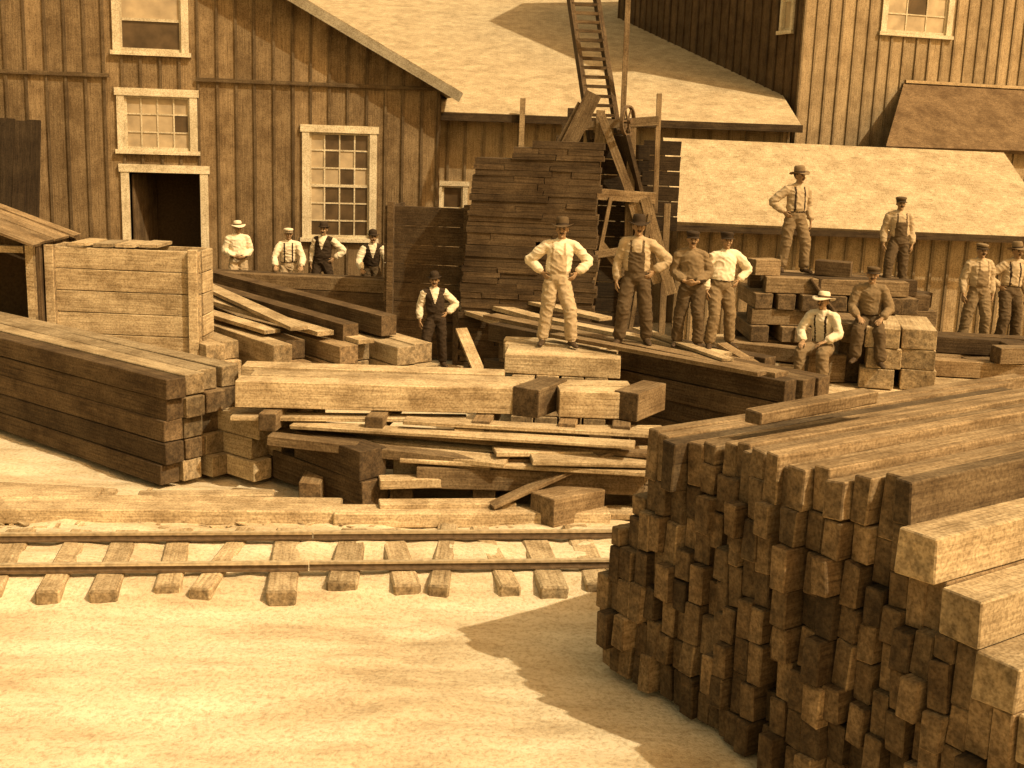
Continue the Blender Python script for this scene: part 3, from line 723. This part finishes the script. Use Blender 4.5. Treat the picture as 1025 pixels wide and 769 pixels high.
    tg=lambda i:BAND_ if i==5 else HAT_
    pin=0;bm_=.016
    if hat=='fedora': pr=[(.085,-.004),(.13,-.006),(.16,.0),(.162,.004),(.13,.003),(.089,.006),(.09,.035),(.088,.09),(.078,.122),(.05,.13),(.02,.108)];pin=.28;bm_=.026
    elif hat=='derby': pr=[(.085,-.004),(.112,-.004),(.13,.006),(.132,.011),(.112,.004),(.089,.006),(.09,.032),(.089,.07),(.074,.106),(.045,.124),(.015,.129)]
    elif hat=='straw': pr=[(.085,-.004),(.13,-.01),(.168,-.014),(.169,-.01),(.13,-.005),(.088,.006),(.087,.04),(.082,.08),(.068,.1),(.035,.106),(.01,.104)];bm_=.022
    else: pr=[(.082,-.01),(.086,-.01),(.088,.0),(.088,.004),(.088,.008),(.09,.012),(.093,.03),(.103,.05),(.1,.066),(.062,.078),(.02,.08)]
    lathe(V,F,T,pr,bc,R@Matrix.Rotation(rad(-6+4*(seed%3)),3,'X')@Matrix.Rotation(rad(seed%5-2)*2,3,'Y'),tg,pinch=pin,brim=bm_)
    if hat=='cap':
        b=len(V);n=9
        for j,(rr,zz) in enumerate(((.085,.0),(.13,-.016),(.085,-.008),(.13,-.022))):
            for k in range(n):
                a=rad(-155+130*k/(n-1));V.append(bc+R@Vector((rr*math.cos(a)*.9,rr*math.sin(a)*1.15,zz)))
        for k in range(n-1):
            F.append((b+k,b+k+1,b+n+k+1,b+n+k));F.append((b+2*n+k+1,b+2*n+k,b+3*n+k,b+3*n+k+1));F.append((b+n+k,b+n+k+1,b+3*n+k+1,b+3*n+k));T+=[BAND_]*3
    me=bpy.data.meshes.new(name);me.from_pydata([tuple(v) for v in V],[],F)
    for m in(skin,HAIR,EYE,LIP,boot,shirt,trou,vest or shirt,hatm,C_BLACK if hatm!=C_PALE else C_DARK,trou if bib else C_BLACK): me.materials.append(m)
    me.polygons.foreach_set('material_index',T);me.polygons.foreach_set('use_smooth',[True]*len(F));me.update()
    o=bpy.data.objects.new(name,me);COL.objects.link(o);s=H/1.76;o.location=loc;o.scale=(s,s,s);o.rotation_euler=(0,0,rad(yaw));return o
man('mill_worker',(-5.98,25.75,.61),20,1.74,'clasp',C_PALE,C_TAN,None,'straw',C_PALE,10,False,seed=1)
man('mill_worker',(-4.86,25.6,.55),10,1.74,'lean',C_PALE,C_TAN,None,'cap',C_PALE,10,False,True,seed=2)
man('mill_worker',(-4.15,25.8,.61),-8,1.76,'hipp',C_PALE,C_BLACK,C_BLACK,'derby',C_BLACK,0,True,seed=3)
man('mill_worker',(-3.08,25.55,.55),15,1.74,'lean',C_PALE,C_DARK,C_BLACK,'derby',C_BLACK,5,True,seed=4)
man('mill_worker',(-1.42,21.0,.3),12,1.66,'hipp',C_PALE,C_BLACK,C_BLACK,'derby',C_BLACK,-10,True,seed=5)
man('mill_worker',(.62,17.0,1.475),5,1.78,'hips2',C_PALE,C_TAN,None,'fedora',C_DARK,-10,True,True,seed=6,bib=True)
man('mill_worker',(1.72,17.1,1.52),-8,1.8,'hipp',C_TAN,C_DARK,None,'fedora',C_BLACK,10,True,True,seed=7,bib=True)
man('mill_worker',(2.5,17.1,1.5),-5,1.66,'clasp',C_MID,C_DARK,None,'cap',C_BLACK,5,True,seed=8)
man('mill_worker',(2.97,17.15,1.5),12,1.66,'hipp',C_PALE,C_MID,None,'cap',C_BLACK,-5,False,seed=9)
man('mill_worker',(4.82,21,2.21),15,1.78,'hipn',C_TAN,C_MID,None,'fedora',C_MID,20,True,True,seed=10)
man('mill_worker',(6.62,21,1.95),-5,1.62,'hang',C_TAN,C_DARK,None,'cap',C_DARK,5,True,True,seed=11,bib=True)
man('mill_worker',(4.72,18.1,.85),-35,1.76,'sit',C_PALE,C_MID,None,'straw',C_PALE,-10,True,True,seed=12)
man('mill_worker',(5.4,18.15,.95),-15,1.72,'perch',C_MID,C_DARK,None,'cap',C_DARK,0,True,seed=13)
man('mill_worker',(7.95,20.6,1.11),5,1.74,'hang',C_TAN,C_MID,None,'cap',C_MID,0,True,True,seed=14,bib=True)
man('mill_worker',(8.58,20.7,1.11),10,1.74,'hipn',C_TAN,C_DARK,None,'fedora',C_MID,0,True,True,seed=15)

# ------------------------------------------------------------ light and camera
el=rad(50);az=math.atan2(.82,-.57)
S=Vector((math.sin(az)*math.cos(el),math.cos(az)*math.cos(el),math.sin(el)))
ld=bpy.data.lights.new('sun','SUN');ld.energy=4.7;ld.angle=rad(.6);ld.color=(1,.85,.58)
lo=bpy.data.objects.new('sun',ld);COL.objects.link(lo);lo.rotation_euler=S.to_track_quat('Z','Y').to_euler();lo.location=(20,-10,30)
w=bpy.data.worlds.new('World');scn.world=w;w.use_nodes=True;nt=w.node_tree;bg=nt.nodes['Background']
sky=N(nt,'ShaderNodeTexSky',sky_type='NISHITA');sky.sun_disc=False;sky.sun_elevation=el;sky.sun_rotation=az;sky.dust_density=4;sky.air_density=1.5
mx=N(nt,'ShaderNodeMixRGB',blend_type='MULTIPLY');mx.inputs[0].default_value=1;mx.inputs[2].default_value=(1.9,1.2,.51,1)
nt.links.new(sky.outputs[0],mx.inputs[1]);nt.links.new(mx.outputs[0],bg.inputs[0]);bg.inputs[1].default_value=.15
cd=bpy.data.cameras.new('camera');cd.lens=36*1200/1024;cd.sensor_width=36;cd.clip_end=2000
co=bpy.data.objects.new('camera',cd);COL.objects.link(co)
Mx=Matrix.Rotation(math.pi/2-rad(12),4,'X')@Matrix.Rotation(rad(2),4,'Z');Mx.translation=(0,0,4.5);co.matrix_world=Mx
scn.camera=co
